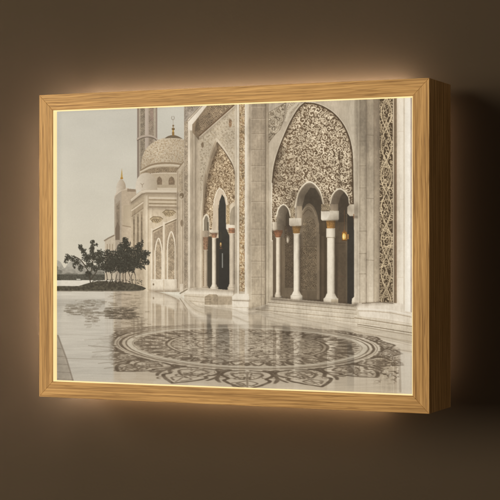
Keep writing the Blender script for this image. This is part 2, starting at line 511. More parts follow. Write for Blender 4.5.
# turret
fill([(114, 290), (114, 196), (116.4, 192.5), (121.6, 188.6), (121.6, 290)], (164, 152, 135), n=.05)
fill([(121.2, 290), (121.2, 188.6), (126, 187.6), (128, 189.5), (136, 190), (136, 290)], (178, 162, 140), n=.05)
fill([(113.8, 197), (116, 192), (121.4, 188), (128.6, 187.6), (128.6, 189.2), (121.6, 190.2), (115, 195.6), (114, 199)], (196, 182, 162))
fill([(127, 191.4), (127, 188.4), (135.4, 189), (135.4, 191.6)], (142, 126, 106))
fill([(115.4, 230), (115.4, 204), (119.8, 200), (119.8, 230)], (150, 137, 119)); fill([(116.2, 230), (116.2, 206), (119, 203), (119, 230)], (134, 121, 103), n=.15)
fill([(115, 240), (115, 228), (117.2, 221.6), (119.4, 226), (119.4, 240)], (118, 104, 88))
fill(rect(123, 205, 132, 226), (172, 157, 134)); stroke([(122.5, 225.6), (133, 227.4)], .9, (146, 130, 108))
fill(list(curve([(116, 193), (116, 187), (117.2, 182.6), (121, 178.6), (124.4, 182.4), (125.4, 186.6), (125, 189)])) + [(121, 190)], row_grad((196, 184, 166), (158, 143, 122), 117, 126), n=.04)
fill([(120, 178.8), (120.2, 177), (122.6, 177), (122.8, 178.8)], (168, 124, 40)); fill([(120.4, 177.2), (121.5, 167.6), (122.4, 177.2)], (178, 148, 84))
# low wing
fill([(104.6, 290), (104.6, 240.4), (113, 235.4), (115, 236), (115, 290)], (188, 175, 154), n=.05)
stroke([(104.2, 240.6), (108, 238.2), (113.6, 235.4)], 1.4, (138, 124, 106))
for x in (106.4, 109, 111.6): fill(rect(x, 244, x + 1.1, 268), (160, 145, 124))

# --- middle block ---------------------------------------------------------------------------------
fill([(130.6, 292), (130.6, 198), (141.6, 189.8), (146, 190), (146, 292)], (170, 155, 132), n=.05)
fill([(145, 292), (145, 189.4), (180, 190), (180, 292)], (184, 168, 144), n=.04)
fill([(130.4, 199.2), (141, 190.4), (146, 189.6), (180, 190.2), (180, 192.4), (146, 192.2), (141.6, 193.2), (131, 201.6)], (204, 190, 168))
stroke([(131, 202.2), (141.6, 194), (146, 192.8), (180, 193)], .7, (142, 125, 102))
fill([(131.6, 216), (131.6, 208.4), (144, 199.6), (144, 206.6)], (156, 140, 117)); stroke([(131.4, 210.4), (144, 201.4)], 1.2, (198, 183, 160)); stroke([(131.4, 216.4), (144, 207.2)], .8, (140, 124, 102))
for x in (132.6, 136.6, 140.4): 
    fill(rect(x, 216 - (x - 132.6) * .6, x + 2, 262), (152, 137, 115)); fill(rect(x + .5, 219 - (x - 132.6) * .6, x + 1.6, 262), (126, 112, 92), n=.2)
fill(rect(143.2, 195, 147.6, 292), row_grad((172, 157, 134), (202, 187, 163), 143.2, 147), n=.03)
stroke([(147.8, 196), (147.8, 290)], .6, (150, 134, 110))
for y, w_, c in ((197.6, 1.3, (206, 191, 168)), (199.6, 1.0, (146, 128, 102)), (201.4, 1.5, (192, 176, 151)), (203.4, 1.0, (136, 118, 92)), (205.2, .8, (200, 184, 160)), (206.6, 1.0, (158, 140, 115))):
    stroke([(149, y), (180, y + .5)], w_, c)
fill(rect(150, 208, 151.4, 222), (196, 181, 157)); 
for x, y, w_ in ((156.2, 218.4, 6.4), (169, 211.8, 6.6)):
    fill([(x - w_, y + 1), (x - w_ * .5, y - 2), (x + w_ * .6, y - 1.6), (x + w_, y + .6), (x + w_ * .6, y + 3.6), (x, y + 5), (x - w_ * .6, y + 4)], (160, 143, 115), n=.2, ns=1)
    stroke([(x - w_, y + .6), (x - w_ * .5, y - 2), (x + w_ * .6, y - 1.6), (x + w_, y + .4)], .7, (126, 108, 82))
    for j in range(4): stroke(ell(x - 3.4 + j * 2.2, y + 1.8, .9, 1.2, 0, 300, 9), .45, (120, 102, 76))
for x0, x1, ya, yb in ((152.6, 163, 231.4, 226), (165, 176.2, 224.6, 219.6)):
    fill([(x0, 292), (x0, ya), (x1, yb), (x1, 292)], (168, 152, 129), n=.06)
    fill([(x0 + .8, 250), (x0 + .8, ya + 1.6), (x1 - .6, yb + 1.6), (x1 - .6, 250)], (150, 134, 113), n=.12, ns=1)
    stroke([(x0 - .4, ya), (x1 + .4, yb - .2)], 1.1, (124, 107, 84)); stroke([(x0 - .4, ya - 1.3), (x1 + .4, yb - 1.5)], .8, (204, 190, 168))
    c = (x0 + x1) / 2 + .5; h_ = (x1 - x0) * .34; top = (ya + yb) / 2 + 9.5
    arch = [(c - h_, 282), (c - h_, top + 15)] + list(curve([(c - h_, top + 15), (c - h_ * .75, top + 7), (c, top), (c + h_ * .75, top + 7), (c + h_, top + 15)])) + [(c + h_, 282)]
    lattice(arch, (128, 112, 90), (166, 150, 127), 1.7, .42, seed=int(x0))
    stroke(arch, 1.1, (206, 192, 170))
    fill(rect(x0 - 2.3, ya - 3, x0 - .2, 286), (200, 185, 162), n=.03); stroke([(x0 - .1, ya), (x0 - .1, 284)], .5, (140, 124, 101))
fill(rect(150.5, 279.6, 178, 291), (196, 183, 162), n=.04)
stroke([(150.5, 279.8), (178, 279.8)], .6, (212, 200, 180)); stroke([(163.6, 280), (163.6, 290)], .6, (166, 151, 128)); fill(rect(152.4, 283.6, 154, 285.6), (128, 112, 90))

# --- projecting pier and its patterned edge -------------------------------------------------------
fill([(176.4, 292), (176.4, 169.6), (183.6, 160.8), (190, 160.8), (190, 292)], (184, 169, 147), n=.04)
stroke([(176.2, 170.4), (183.4, 161.4)], 1.1, (138, 121, 98)); stroke([(177.6, 170.6), (177.6, 288)], .7, (150, 134, 112))
lattice([(178.6, 192), (178.6, 174), (182.6, 168.6), (182.6, 192)], (140, 124, 101), (180, 165, 142), 1.7, .42)
fill(ell(181.6, 195.4, 2.2, 2.8), (112, 96, 74), .8); fill(ell(181.8, 223, 1.5, 3.5), (120, 103, 82), .7); fill(ell(181, 196.6, .8, .9), (190, 175, 152))
for x in (179.8, 182.4): stroke([(x, 200), (x, 288)], .6, (156, 140, 117))
fill(rect(179.8, 284, 183, 292), (200, 186, 165))

# --- left portal ----------------------------------------------------------------------------------
fill(rect(183.8, 96, 250, 296), (172, 159, 139), n=.04)
lattice(rect(184.2, 96, 187.8, 288), (126, 112, 95), (168, 154, 133), 1.6, .4, seed=5)
fill(rect(188, 96, 190, 290), (196, 183, 163), n=.03)
fill(rect(190, 118, 196.2, 290), row_grad((158, 145, 126), (170, 157, 137), 190, 196))
for x in (192.4, 195.4): stroke([(x, 122), (x, 289)], .5, (142, 129, 110))
fill(rect(196.4, 124, 200.4, 290), (178, 164, 143), n=.03)
# cornice rising to the right
fill([(188, 130), (188, 120), (204.4, 102), (212, 100), (192, 124), (192, 130)], (204, 192, 174), n=.03)
fill([(184, 122), (184, 98), (206, 98), (203, 102)], (150, 140, 127)); lattice([(184.4, 119), (184.4, 100), (203, 100), (200, 103)], (112, 102, 92), (160, 149, 135), 1.8, .42)
for a_ in (0, 2.2): stroke([(186 + a_, 120.5), (203 + a_, 102)], .7, (138, 126, 111))
fill([(192.4, 132), (192.4, 124), (208, 103.6), (212, 102), (234, 100), (234, 105), (199, 136), (199, 140)], (140, 123, 101), n=.08)
lattice([(195, 130), (197, 122), (210, 106), (232, 101.5), (232, 104.5), (200, 133)], (104, 88, 70), (156, 138, 114), 2.2, .40, seed=3)
fill([(194.6, 131), (196.4, 119), (198.8, 117), (200, 130)], (96, 82, 64), .5)
stroke([(199, 135.4), (234, 104.6)], 1.0, (112, 86, 62)); stroke([(199.4, 136.8), (234.2, 106)], .9, (204, 190, 168))
# spandrel
span = [(199.6, 138), (234.6, 107.4), (234.6, 168), (230, 158), (224, 146), (217, 137), (210, 152), (204, 172), (200, 200)]
fill(span, (176, 163, 142))
spm = full_mask(span)
sp_pts = pack(lambda x, y: inside(span, x, y), (199, 107, 235, 200), (1.1, .8, .5), (500, 900, 1500), 11)
scrolls(sp_pts, .42, (144, 129, 106), spm, .55, 12)
fill(ell(230.3, 122.8, 1.6, 4.0), (142, 108, 78), .6, .3, 1); scrolls([(230.2, 121, 1.3), (230.4, 124.6, 1.2), (230.3, 118.8, .8)], .45, (108, 84, 60), None, .7, 33); fill(ell(202.4, 144.6, 1.3, 2.8), (124, 106, 84), .8)
# pointed arch: frame, reveal, pierced screen
def parch(l, lb, pk, r, rb, base):
    return [(l, base)] + list(curve([(l, lb), (l + (pk[0] - l) * .22, lb - (lb - pk[1]) * .45), (l + (pk[0] - l) * .62, lb - (lb - pk[1]) * .80), pk])) + list(curve([pk, (pk[0] + (r - pk[0]) * .45, rb - (rb - pk[1]) * .70), (pk[0] + (r - pk[0]) * .85, rb - (rb - pk[1]) * .35), (r, rb)])) + [(r, base)]
fill(parch(200.2, 212, (216.4, 137), 236, 176, 290), (192, 178, 156), n=.03)
fill(parch(201.8, 212, (217, 141), 236, 178, 290), (116, 100, 80), n=.08)
fill(parch(200.8, 212, (215.6, 139), 217, 150, 290), row_grad((176, 162, 140), (150, 134, 112), 201, 214), .75)
scr = parch(203.2, 212, (219, 144.5), 235.4, 180, 288)
fill(scr, (106, 84, 56), n=.1)
scm = full_mask(scr)
pts_ = pack(lambda x, y: inside(scr, x, y) & (y < 236), (202, 144, 236, 236), (1.35, 1.05, .75, .5), (900, 1400, 2200, 3000), 21)
lattice(scr, (108, 86, 62), (176, 154, 123), 2.0, .22, n=.12, seed=19, a=.8)
scrolls(pts_, .55, (202, 181, 150), scm, .92, 22)
stroke(curve([(204, 214), (206, 190), (210.4, 168), (214.6, 154), (219, 145)]), 4.5, (70, 56, 42), .38, scm, 3.5)
fill([(203, 236), (203, 180), (206, 168), (206, 236)], (92, 76, 56), .25)
# opening: jambs and dark doorway
fill([(211.4, 290), (211.4, 232)] + list(curve([(213, 214), (214.2, 200), (217, 190.5), (219.6, 187.6), (223.4, 190.6), (226.6, 198), (227.4, 212)])) + [(227.4, 290)], (188, 171, 148), n=.03)
stroke([(213.4, 206), (214.4, 199), (217, 190.7), (219.6, 187.8), (223.4, 190.8), (226.5, 198), (227.2, 208)], .9, (214, 200, 176))
fill([(218.6, 292), (218.4, 210), (219.4, 201), (222, 194), (224.4, 197.4), (225.8, 205), (226, 228), (229.4, 236), (229.4, 292)], col_grad((56, 58, 53), (44, 45, 44), 200, 280), n=.1)
fill([(207, 290), (207, 237), (212, 237), (212, 290)], (74, 68, 56)); fill(rect(216, 238, 219, 290), (58, 55, 48))
# side arches
fill([(202.6, 236), (202.6, 219), (204.2, 215), (206.6, 213.4), (208.8, 216), (209.4, 222), (209.4, 236)], (208, 194, 170))
fill([(203.8, 232), (203.8, 220), (205.2, 216.4), (206.7, 215.4), (208.2, 218), (208.6, 223), (208.6, 232)], (134, 124, 106))
fill([(207.2, 232), (207.2, 222), (208.6, 222), (208.6, 233)], (92, 84, 68))
fill([(226.8, 230), (226.8, 212), (228.8, 206), (232, 202.8), (235.2, 202), (235.2, 230)], (196, 180, 156)); fill([(229.6, 226), (230, 214), (231.6, 208.6), (235.2, 205), (235.2, 226)], (150, 138, 119))
lattice(rect(226.2, 205, 229.6, 224), (116, 96, 66), (192, 170, 134), 1.5, .42)
fill([(226, 228.4), (226, 224.5), (235.2, 225), (235.2, 230), (228, 229.6)], (208, 194, 172))
# columns
def column(xl, xr, y0_, y1_, c, cap, capc, imp, base, bw):
    fill(rect(xl, y0_, xr, y1_), shaft(xl, xr, c), n=.03)
    ya, yb, gx = cap
    fill([(xl - gx, ya), (xr + gx, ya), (xr + gx * .9, ya + (yb - ya) * .3), (xr + .1, yb), (xl - .1, yb), (xl - gx * .9, ya + (yb - ya) * .3)], shaft(xl - gx, xr + gx, capc), n=.22, ns=1.1)
    stroke([(xl - .3, yb), (xr + .3, yb)], .5, tuple(v * 1.04 for v in c))
    if imp:
        ia, ib, il, ir = imp
        fill([(il, ia), (ir, ia), (ir, ib - 1.2), (ir - 1, ib), (il + 1, ib), (il, ib - 1.2)], row_grad(tuple(v * 1.05 for v in c), tuple(v * .84 for v in c), il, ir), n=.03)
    ba, bb = base
    h_ = bb - ba
    fill([(xl - .3, ba), (xr + .3, ba), (xr + bw * .55, ba + h_ * .35), (xr + bw, ba + h_ * .5), (xr + bw, bb), (xl - bw, bb), (xl - bw, ba + h_ * .5), (xl - bw * .55, ba + h_ * .35)], shaft(xl - bw, xr + bw, c), n=.04)
    stroke([(xl - bw, ba + h_ * .5), (xr + bw, ba + h_ * .5)], .4, tuple(v * .84 for v in c))
column(203.8, 207.4, 240, 289, (166, 151, 130), (236, 250, .9), (150, 120, 95), (230.6, 237, 201.2, 209), (286, 289.4), 1.3)
column(212.2, 216.2, 237, 287.4, (206, 193, 171), (232, 238, 1.2), (154, 118, 92), (229.6, 233, 209.6, 218.6), (284.6, 290.4), 1.9)
fill(rect(213, 205, 218.2, 230.4), (184, 168, 146)); stroke([(218.3, 205), (218.3, 230)], .5, (140, 124, 104))
column(229.4, 234.6, 233, 287.4, (186, 172, 151), (228, 233.4, .9), (166, 122, 92), None, (284.4, 291), 1.8)
fill(ell(220.7, 244.6, 1.0, 2.4), (160, 124, 78), .8); fill(ell(220.7, 243.8, .5, 1.1), (206, 172, 116)); stroke([(220.8, 240.6), (220.8, 232)], .35, (92, 82, 64)); fill(rect(219.6, 247.6, 222, 249), (96, 70, 54))
fill(rect(221.9, 253.4, 222.9, 268), (150, 150, 143), .85); 
# right border of the portal and the gilt strip
fill(rect(234.8, 96, 239.4, 294), row_grad((178, 166, 146), (206, 194, 174), 235, 239), n=.03)
stroke([(236.4, 100), (236.4, 293)], .5, (146, 133, 113)); stroke([(239.3, 96), (239.3, 294)], .5, (150, 136, 114))
gs = rect(239.6, 96, 244.8, 291.6)
fill(gs, row_grad((146, 122, 90), (140, 117, 88), 239, 245), n=.25, ns=.35)
gm = full_mask(gs)
gp = pack(lambda x, y: (x > 239.6) & (x < 244.8), (239.6, 98, 244.8, 291), (1.25, .85, .6), (900, 1500, 2200), 31)
scrolls(gp, .5, (198, 180, 150), gm, .85, 32)
for j in range(46):
    x = rng.uniform(240.2, 244.2); y = rng.uniform(100, 290); fill(ell(x, y, .6, .8, n=8), ((150, 104, 84), (186, 154, 102), (116, 94, 68))[j % 3], .5)
fill(rect(244.9, 96, 249.2, 296), row_grad((212, 201, 183), (184, 171, 150), 245, 249), n=.03)

# --- pier between the portals ---------------------------------------------------------------------
fill(rect(249, 96, 273, 310), col_grad((150, 137, 119), (172, 158, 136), 110, 300), n=.06)
fill(rect(249, 96, 252, 310), col_grad((164, 151, 132), (186, 173, 151), 110, 300), n=.03)
fill(rect(265.4, 96, 268.6, 306), col_grad((156, 143, 124), (188, 175, 152), 110, 300), n=.03)
fill(rect(268.6, 96, 277, 304), col_grad((166, 154, 136), (182, 169, 147), 110, 300), n=.03)
stroke([(265.6, 104), (265.6, 306)], .6, (126, 112, 94)); stroke([(261.6, 96), (261.6, 307)], .4, (142, 128, 109)); stroke([(268.8, 100), (268.8, 304)], .4, (140, 127, 108))
for j, y in enumerate((105.6, 117.8, 133.4, 149.4, 165.4, 181, 201.4, 229, 245.2, 261.2, 277.4, 294.6)):
    stroke([(251.6, y), (265.2, y + (.2 if j % 2 else -.1))], .7, (126, 112, 94), .5); stroke([(251.6, y + .8), (265.2, y + .8)], .5, (190, 177, 156), .5)
for y0_, y1_, x in ((181, 201.4, 256.4), (229, 245, 258.5), (261, 277, 261.6), (133, 149, 258), (277, 294, 255)):
    stroke([(x, y0_), (x, y1_)], .45, (136, 122, 103), .4)
fill([(231.8, 300), (232.8, 296.4), (235, 294), (248.6, 294), (249.4, 318), (231.8, 318)], (206, 195, 176), n=.03)
stroke([(232, 300.6), (249, 301.2)], .7, (156, 142, 120)); stroke([(232, 307.4), (249, 308)], .5, (170, 156, 134))
fill([(248.6, 300), (252, 300), (252, 310), (248.6, 318)], (178, 164, 142))
stroke([(249, 309.6), (265, 308.8), (268, 306)], .8, (120, 106, 86))

# --- great arch -----------------------------------------------------------------------------------
fill(rect(272, 94, 358, 300), col_grad((166, 154, 136), (178, 165, 144), 100, 210), n=.04)
fill(rect(340, 94, 357.6, 300), row_grad((160, 149, 131), (178, 167, 148), 340, 357), .8)
# panel with a scroll in the spandrel
orn = [(268.9, 142), (268.9, 112), (274, 109), (282, 104.4), (286, 102), (285, 110), (283.6, 120), (280, 129), (275, 134), (271, 139)]
stroke(orn + [orn[0]], .7, (112, 98, 80)); fill(orn, (150, 137, 117), .7)
om = full_mask(orn)
scrolls(pack(lambda x, y: inside(orn, x, y), (268, 102, 286, 142), (3.0, 1.8, 1.2, .8), (120, 260, 500, 500), 41), .6, (190, 177, 155), om, .9, 42)
scrolls(pack(lambda x, y: inside(orn, x, y), (268, 102, 286, 142), (2.2, 1.3), (60, 60), 43), .45, (96, 82, 64), om, .8, 44)
o2 = [(285, 119), (287, 108), (290, 101), (300, 100.4), (298, 105), (291, 113)]
stroke(o2, .6, (120, 106, 88)); lattice(o2, (140, 127, 108), (182, 169, 148), 2, .5, seed=9)
stroke([(286, 120), (289, 111), (299, 101)], 2.2, (184, 172, 152))
big = [(272.2, 240), (272.2, 205), (272.6, 182)] + list(curve([(272.6, 182), (274.4, 166), (278.4, 151), (284.6, 135), (292, 119), (299.4, 107.4), (305, 102.4)])) + \
      list(curve([(305, 102.4), (315, 103.2), (325, 107), (334.6, 113.6), (343, 123.6), (348.8, 135.6), (352, 149), (353, 162)])) + [(353.6, 207), (353.6, 240)]
stroke(big, 2.6, (196, 184, 163))
fill(big, (92, 74, 52), n=.12, ns=.3)
bm = full_mask(big)
bp = pack(lambda x, y: inside(big, x, y) & (y < 232), (272, 102, 354, 232), (2.9, 2.2, 1.6, 1.15, .8, .55), (130, 500, 1400, 2600, 4500, 6000), 51)
def cream(x, y):
    return np.array((204, 187, 160), np.float32) * (0.90 + .14 * np.clip((x - 280) / 50, 0, 1))[..., None]
lattice(big, (94, 76, 57), (166, 148, 123), 3.3, .20, n=.12, seed=17, a=.60)
lattice(big, (94, 76, 57), (184, 166, 140), 2.3, .16, n=.12, seed=29, a=.38)
scrolls(bp, .72, cream, bm, .95, 52)
stroke(big[2:26], 6.5, (60, 48, 36), .34, bm, 5.0)
stroke(big[26:], 4.0, (60, 48, 36), .22, bm, 3.0)
stroke(big[2:], 1.5, (84, 68, 50), .9)
stroke([(340, 150), (340.3, 196)], .6, (84, 68, 50), .7)

# --- behind the columns ---------------------------------------------------------------------------
fill([(273, 300), (273, 236), (357, 236), (357, 306)], (106, 92, 74))
# left opening
def round_arch(l, r, top, spring, base):
    c = (l + r) / 2
    return [(l, base), (l, spring)] + list(curve([(l, spring), (l + (c - l) * .22, spring - (spring - top) * .55), (l + (c - l) * .6, spring - (spring - top) * .88), (c, top), (c + (r - c) * .4, spring - (spring - top) * .88), (c + (r - c) * .78, spring - (spring - top) * .55), (r, spring)])) + [(r, base)]
def opening(l, r, top, spring, base, col, rim=1.1, rimc=(212, 199, 175)):
    p = round_arch(l, r, top, spring, base)
    fill(p, col, n=.08); stroke(p[1:-1], rim, rimc)
opening(276.6, 290.6, 204.4, 216, 300, row_grad((150, 138, 120), (104, 92, 76), 278, 289))
fill([(285.6, 236), (286, 215), (287.6, 211), (289.6, 214), (289.8, 236)], (82, 72, 58), .85)
opening(295.2, 324.4, 181.6, 207, 300, row_grad((156, 144, 126), (138, 126, 108), 296, 304), 1.4)
fill([(302, 236), (302.6, 206), (305.4, 195), (310.6, 187.4), (315.6, 188), (320.4, 196), (323.2, 206), (323.4, 236)], (84, 76, 64), n=.12)
opening(330.4, 349.8, 188.6, 203, 300, row_grad((152, 138, 119), (124, 110, 92), 331, 341), 1.2)
fill([(338.6, 300), (338.6, 204), (341, 196), (344.6, 191.6), (348.6, 197), (349.4, 206), (354, 215), (354, 300)], (86, 76, 64), n=.1)
# recessed screens
lattice(rect(284.4, 226, 293.4, 288), (78, 64, 48), (132, 116, 95), 1.9, .36, seed=2); fill(rect(282.6, 238, 285, 300), (140, 124, 102)); fill(rect(284.4, 288, 293.6, 299), (134, 119, 98), n=.06)
fill([(287.4, 226), (289, 222), (292, 224), (292, 232), (287, 232)], (84, 72, 66), .7)
pan = [(301, 300), (301, 216)] + list(curve([(301, 216), (304, 208), (308.6, 203.2), (313.6, 206), (317, 213), (319.4, 224)])) + [(319.8, 300)]
fill(pan, (140, 125, 104), n=.06)
stroke(curve([(302.4, 212), (305, 208), (309, 206), (313, 209), (316, 216)]), 1.0, (164, 149, 126)); stroke(curve([(303.4, 214.6), (306, 211), (309, 209.6), (312, 212)]), .7, (104, 90, 72))
lattice([(303.4, 246), (303.4, 222), (306, 217.6), (310, 216), (314, 219), (316.4, 226), (316.6, 246)], (98, 83, 64), (154, 138, 114), 2.1, .42, seed=4)
lattice(rect(300.6, 247, 317, 290), (92, 77, 58), (152, 136, 112), 2.1, .40, seed=6)
stroke([(301, 246.4), (318, 246.4)], .6, (110, 95, 76)); fill(rect(300, 290.6, 320, 300), (128, 113, 92), n=.05)
fill(rect(317.2, 234, 320, 300), (148, 132, 110))
fill([(319.8, 301), (319.8, 214), (323.4, 208), (327.4, 226), (327.4, 301)], (88, 75, 58), n=.06); fill(rect(321.8, 236, 324.2, 301), (106, 91, 72))
fill(rect(335, 222, 347.4, 304), (112, 97, 78), n=.08); stroke([(335, 243), (347, 243)], .6, (88, 74, 58)); fill(rect(336, 256, 338, 300), (98, 84, 66)); stroke([(336, 276.4), (346, 276.6)], .5, (120, 84, 70), .6)
fill(rect(346.2, 214, 347.6, 304), (122, 108, 88)); fill([(347.6, 306), (347.6, 214), (353, 214), (354.6, 232), (354.6, 306)], (58, 57, 54), n=.1)
for p_ in (round_arch(277.4, 289.8, 206, 216, 232), round_arch(296.6, 323, 183.6, 207, 232), round_arch(331.6, 348.8, 190, 203, 216)): fill(p_, (46, 40, 33), .16)
fill([(281, 232), (326, 232), (326, 218), (354.6, 214), (354.6, 306), (281, 299.4)], (46, 39, 31), .24)
# lace beside the arch legs
lattice(rect(290.8, 206, 294.6, 218), (92, 76, 56), (196, 178, 148), 1.7, .42); lattice(rect(324.6, 204, 330.2, 213), (92, 76, 56), (196, 178, 148), 1.7, .42)
fill(rect(297, 206, 302.4, 226), row_grad((164, 151, 131), (148, 134, 114), 296, 302)); fill(rect(331.4, 204, 338.6, 216), row_grad((166, 151, 130), (140, 126, 107), 331, 338))
# columns
column(276.2, 280.4, 237, 295.6, (202, 188, 166), (230, 237.6, 2.6), (142, 100, 72), (222, 230.6, 272.6, 276.6), (292.6, 297.6), 1.2)
fill(rect(280.6, 237, 283.4, 296), (128, 113, 92))
column(293.8, 299.6, 233, 295.6, (212, 200, 179), (224, 233.6, 1.6), (158, 122, 72), (218, 226, 289.4, 301.6), (291.6, 300.4), 3.0)
column(327.4, 335, 228, 297, (212, 200, 179), (218.4, 228.6, 1.0), (172, 130, 74), (210.6, 220.4, 321.4, 339.2), (293.8, 304.4), 3.6)
fill([(323, 218), (321.2, 214), (324, 210.4), (328, 210), (330.4, 213), (329, 217), (326, 219.6)], (214, 203, 184))
fill(rect(326.6, 228.4, 335.4, 237.4), shaft(326.6, 335.4, (212, 200, 179))); stroke([(326.8, 237.4), (335.6, 237.6)], .6, (142, 128, 106))
fill([(321.8, 205), (321.8, 211), (330, 211), (330, 205)], (92, 76, 56)); lattice(rect(321.6, 204, 330, 210.6), (92, 76, 56), (196, 178, 148), 1.7, .45, seed=8)
fill([(331.4, 299.4), (338.6, 299.4), (338.6, 304), (331.4, 304)], (170, 155, 130), .7)
fill([(347.6, 207), (350, 204.4), (358, 204), (358, 216), (350, 216), (347.6, 213)], (206, 194, 173)); fill(rect(353.6, 214, 358, 218), (164, 118, 84)); fill(rect(354.6, 217, 358.4, 304), shaft(352, 362, (200, 188, 167)))
fill([(354.6, 297), (352.4, 299), (352, 305), (358, 305), (358, 297)], (204, 192, 171))
# lanterns
stroke([(344.8, 210), (344.8, 231)], .4, (132, 96, 66)); fill([(343, 232), (344.8, 229), (346.6, 232)], (120, 86, 50)); fill(rect(342.4, 232, 347.2, 240.2), (150, 104, 46)); fill(ell(344.4, 236.4, 1.7, 3.2), (236, 192, 108)); fill(ell(344.4, 236.6, .8, 1.7), (255, 232, 170)); fill(rect(347.6, 234, 349.2, 239), (176, 128, 66), .8); stroke([(344.8, 232), (344.8, 240)], .3, (96, 66, 34)); fill(rect(342.2, 240, 347.4, 241), (96, 70, 40))
fill(ell(288, 239.4, 1.6, 4.0), (148, 136, 118), .8); fill(ell(287.8, 240, .7, 2.6), (196, 184, 164), .8); stroke([(288, 229), (288, 235)], .4, (120, 106, 88))

# --- right-hand pillar ----------------------------------------------------------------------------
fill(rect(357.4, 92, 420, 338), (176, 163, 143), n=.03)
fill(rect(354.6, 92, 360.2, 312), col_grad((160, 149, 131), (192, 180, 160), 110, 290), n=.03)
fill(rect(360, 92, 367, 312), col_grad((140, 129, 112), (182, 169, 148), 110, 300), n=.05)
fill(rect(366.6, 92, 374.4, 309), col_grad((148, 136, 118), (186, 173, 152), 110, 300), n=.04)
fill(rect(374.2, 92, 380, 302), col_grad((138, 125, 107), (172, 158, 136), 110, 300), n=.04)
for x in (360.2, 366.8, 374.3, 379.8): stroke([(x, 94), (x, 303)], .5, (118, 105, 88), .55)
for y in (140.6, 165.4, 187.6, 231, 253.6, 274): stroke([(359.8, y), (366.6, y)], .7, (118, 106, 89), .5)
for y in (134.4, 198, 260): stroke([(366.8, y), (374.2, y + .4)], .5, (112, 99, 82), .6)
strip = rect(380.2, 92, 393.4, 302.4)
fill(strip, (84, 69, 51), n=.15, ns=.3)
stm = full_mask(strip)
pale = (182, 164, 135)
for ph in (0, math.pi):
    yy = np.arange(92, 303, .9)
    stroke(np.c_[386.8 + 5.2 * np.sin(yy / 10.2 + ph), yy], .95, pale, 1, stm)
for ph in (0, math.pi):
    yy = np.arange(92, 303, .9)
    stroke(np.c_[386.8 + 3.1 * np.sin(yy / 10.2 * 1.5 + ph + 1.1), yy], .62, pale, .9, stm)
st_pts = pack(lambda x, y: (x > 380.4) & (x < 393.2), (380.2, 94, 393.4, 302), (2.5, 1.8, 1.3, .9), (300, 700, 900, 700), 61)
scrolls(st_pts, .62, pale, stm, .95, 62)
fill(rect(393.2, 92, 394.8, 303), (178, 162, 138)); fill(rect(394.8, 92, 397.2, 303.4), (128, 110, 88), n=.08)
fill(rect(395.2, 160, 397.2, 290), (138, 100, 78), .18); fill(rect(394.6, 92, 395.0, 303), (90, 74, 55))
fill(rect(397.6, 92, 404.4, 306), row_grad((196, 182, 162), (218, 206, 186), 397.6, 402), n=.02)
stroke([(404.6, 94), (404.6, 311)], .8, (178, 165, 145)); fill(rect(405, 92, 411, 313), row_grad((212, 201, 182), (236, 227, 210), 405, 409), n=.02)
fill(rect(411, 92, 420, 325), row_grad((176, 162, 150), (150, 134, 122), 411, 413.5))
for y in (131, 199, 251, 277.6): stroke([(398, y), (404.4, y)], .45, (182, 168, 148), .7)
# ledge and plinth
fill([(354, 312), (358, 303.6), (379.6, 302), (393.6, 303.2), (404.6, 304), (404.8, 311.4), (420, 314), (420, 338), (412, 333), (354, 325)], (202, 190, 171), n=.03)
stroke([(362.6, 303.6), (380, 302.4), (393.6, 303.6)], .7, (134, 119, 98)); stroke([(358, 309), (372, 309.4), (392, 311), (411, 315)], .9, (220, 209, 191)); stroke([(357, 311), (372, 311.4), (392, 313.2), (412, 317.4)], .7, (160, 145, 124))
stroke([(354, 316.5), (380, 319), (412, 324.4)], .6, (176, 162, 141))

# --- steps ----------------------------------------------------------------------------------------
fill([(249, 309.4), (268, 304), (273, 297.6), (355, 304.6), (358, 309), (360, 316), (420, 327), (420, 345), (249, 330)], (184, 172, 152), n=.05)
for (a_, b_, w_, c_, al) in (((271, 299.6), (354, 306.6), .7, (152, 138, 117), .9), ((268, 302.6), (356, 310.4), .8, (144, 130, 109), .9), ((266, 306.0), (357, 314.6), .7, (150, 136, 115), .8),
                             ((256, 309.8), (362, 319.6), .8, (146, 132, 111), .8), ((290, 315.6), (380, 325.4), .6, (156, 142, 121), .7), ((355, 318), (413, 327), .8, (138, 122, 100), .9), ((358, 324.6), (413, 333.4), .8, (120, 105, 84), .9)):
    stroke([a_, b_], w_, c_, al); stroke([(a_[0], a_[1] + .9), (b_[0], b_[1] + .9)], .6, (204, 192, 172), .6)
# landing under the left portal
fill([(184, 300), (184, 289), (197, 287.4), (232.6, 290.6), (232, 304), (232, 310), (190, 312), (176, 300)], (190, 177, 156), n=.05)
fill([(178, 300), (182, 292.4), (189, 288.6), (233, 291.6), (233, 295.6), (186, 294)], (204, 192, 172), n=.03)
fill(rect(218, 296.6, 232, 305), (164, 149, 127), n=.05); fill([(204.6, 305), (204.6, 297), (209, 294.4), (216, 294.4), (218, 296), (218, 305)], (150, 136, 115), n=.08)
for y in (297, 299.6, 302.2): stroke([(204.8, y), (211, y)], .5, (118, 104, 84), .7)
stroke([(184, 296), (204, 297.4)], .6, (156, 142, 120)); stroke([(180, 300), (204, 302.6)], .6, (160, 146, 124)); stroke([(180, 293.6), (187, 289.6)], 1.2, (138, 124, 103))

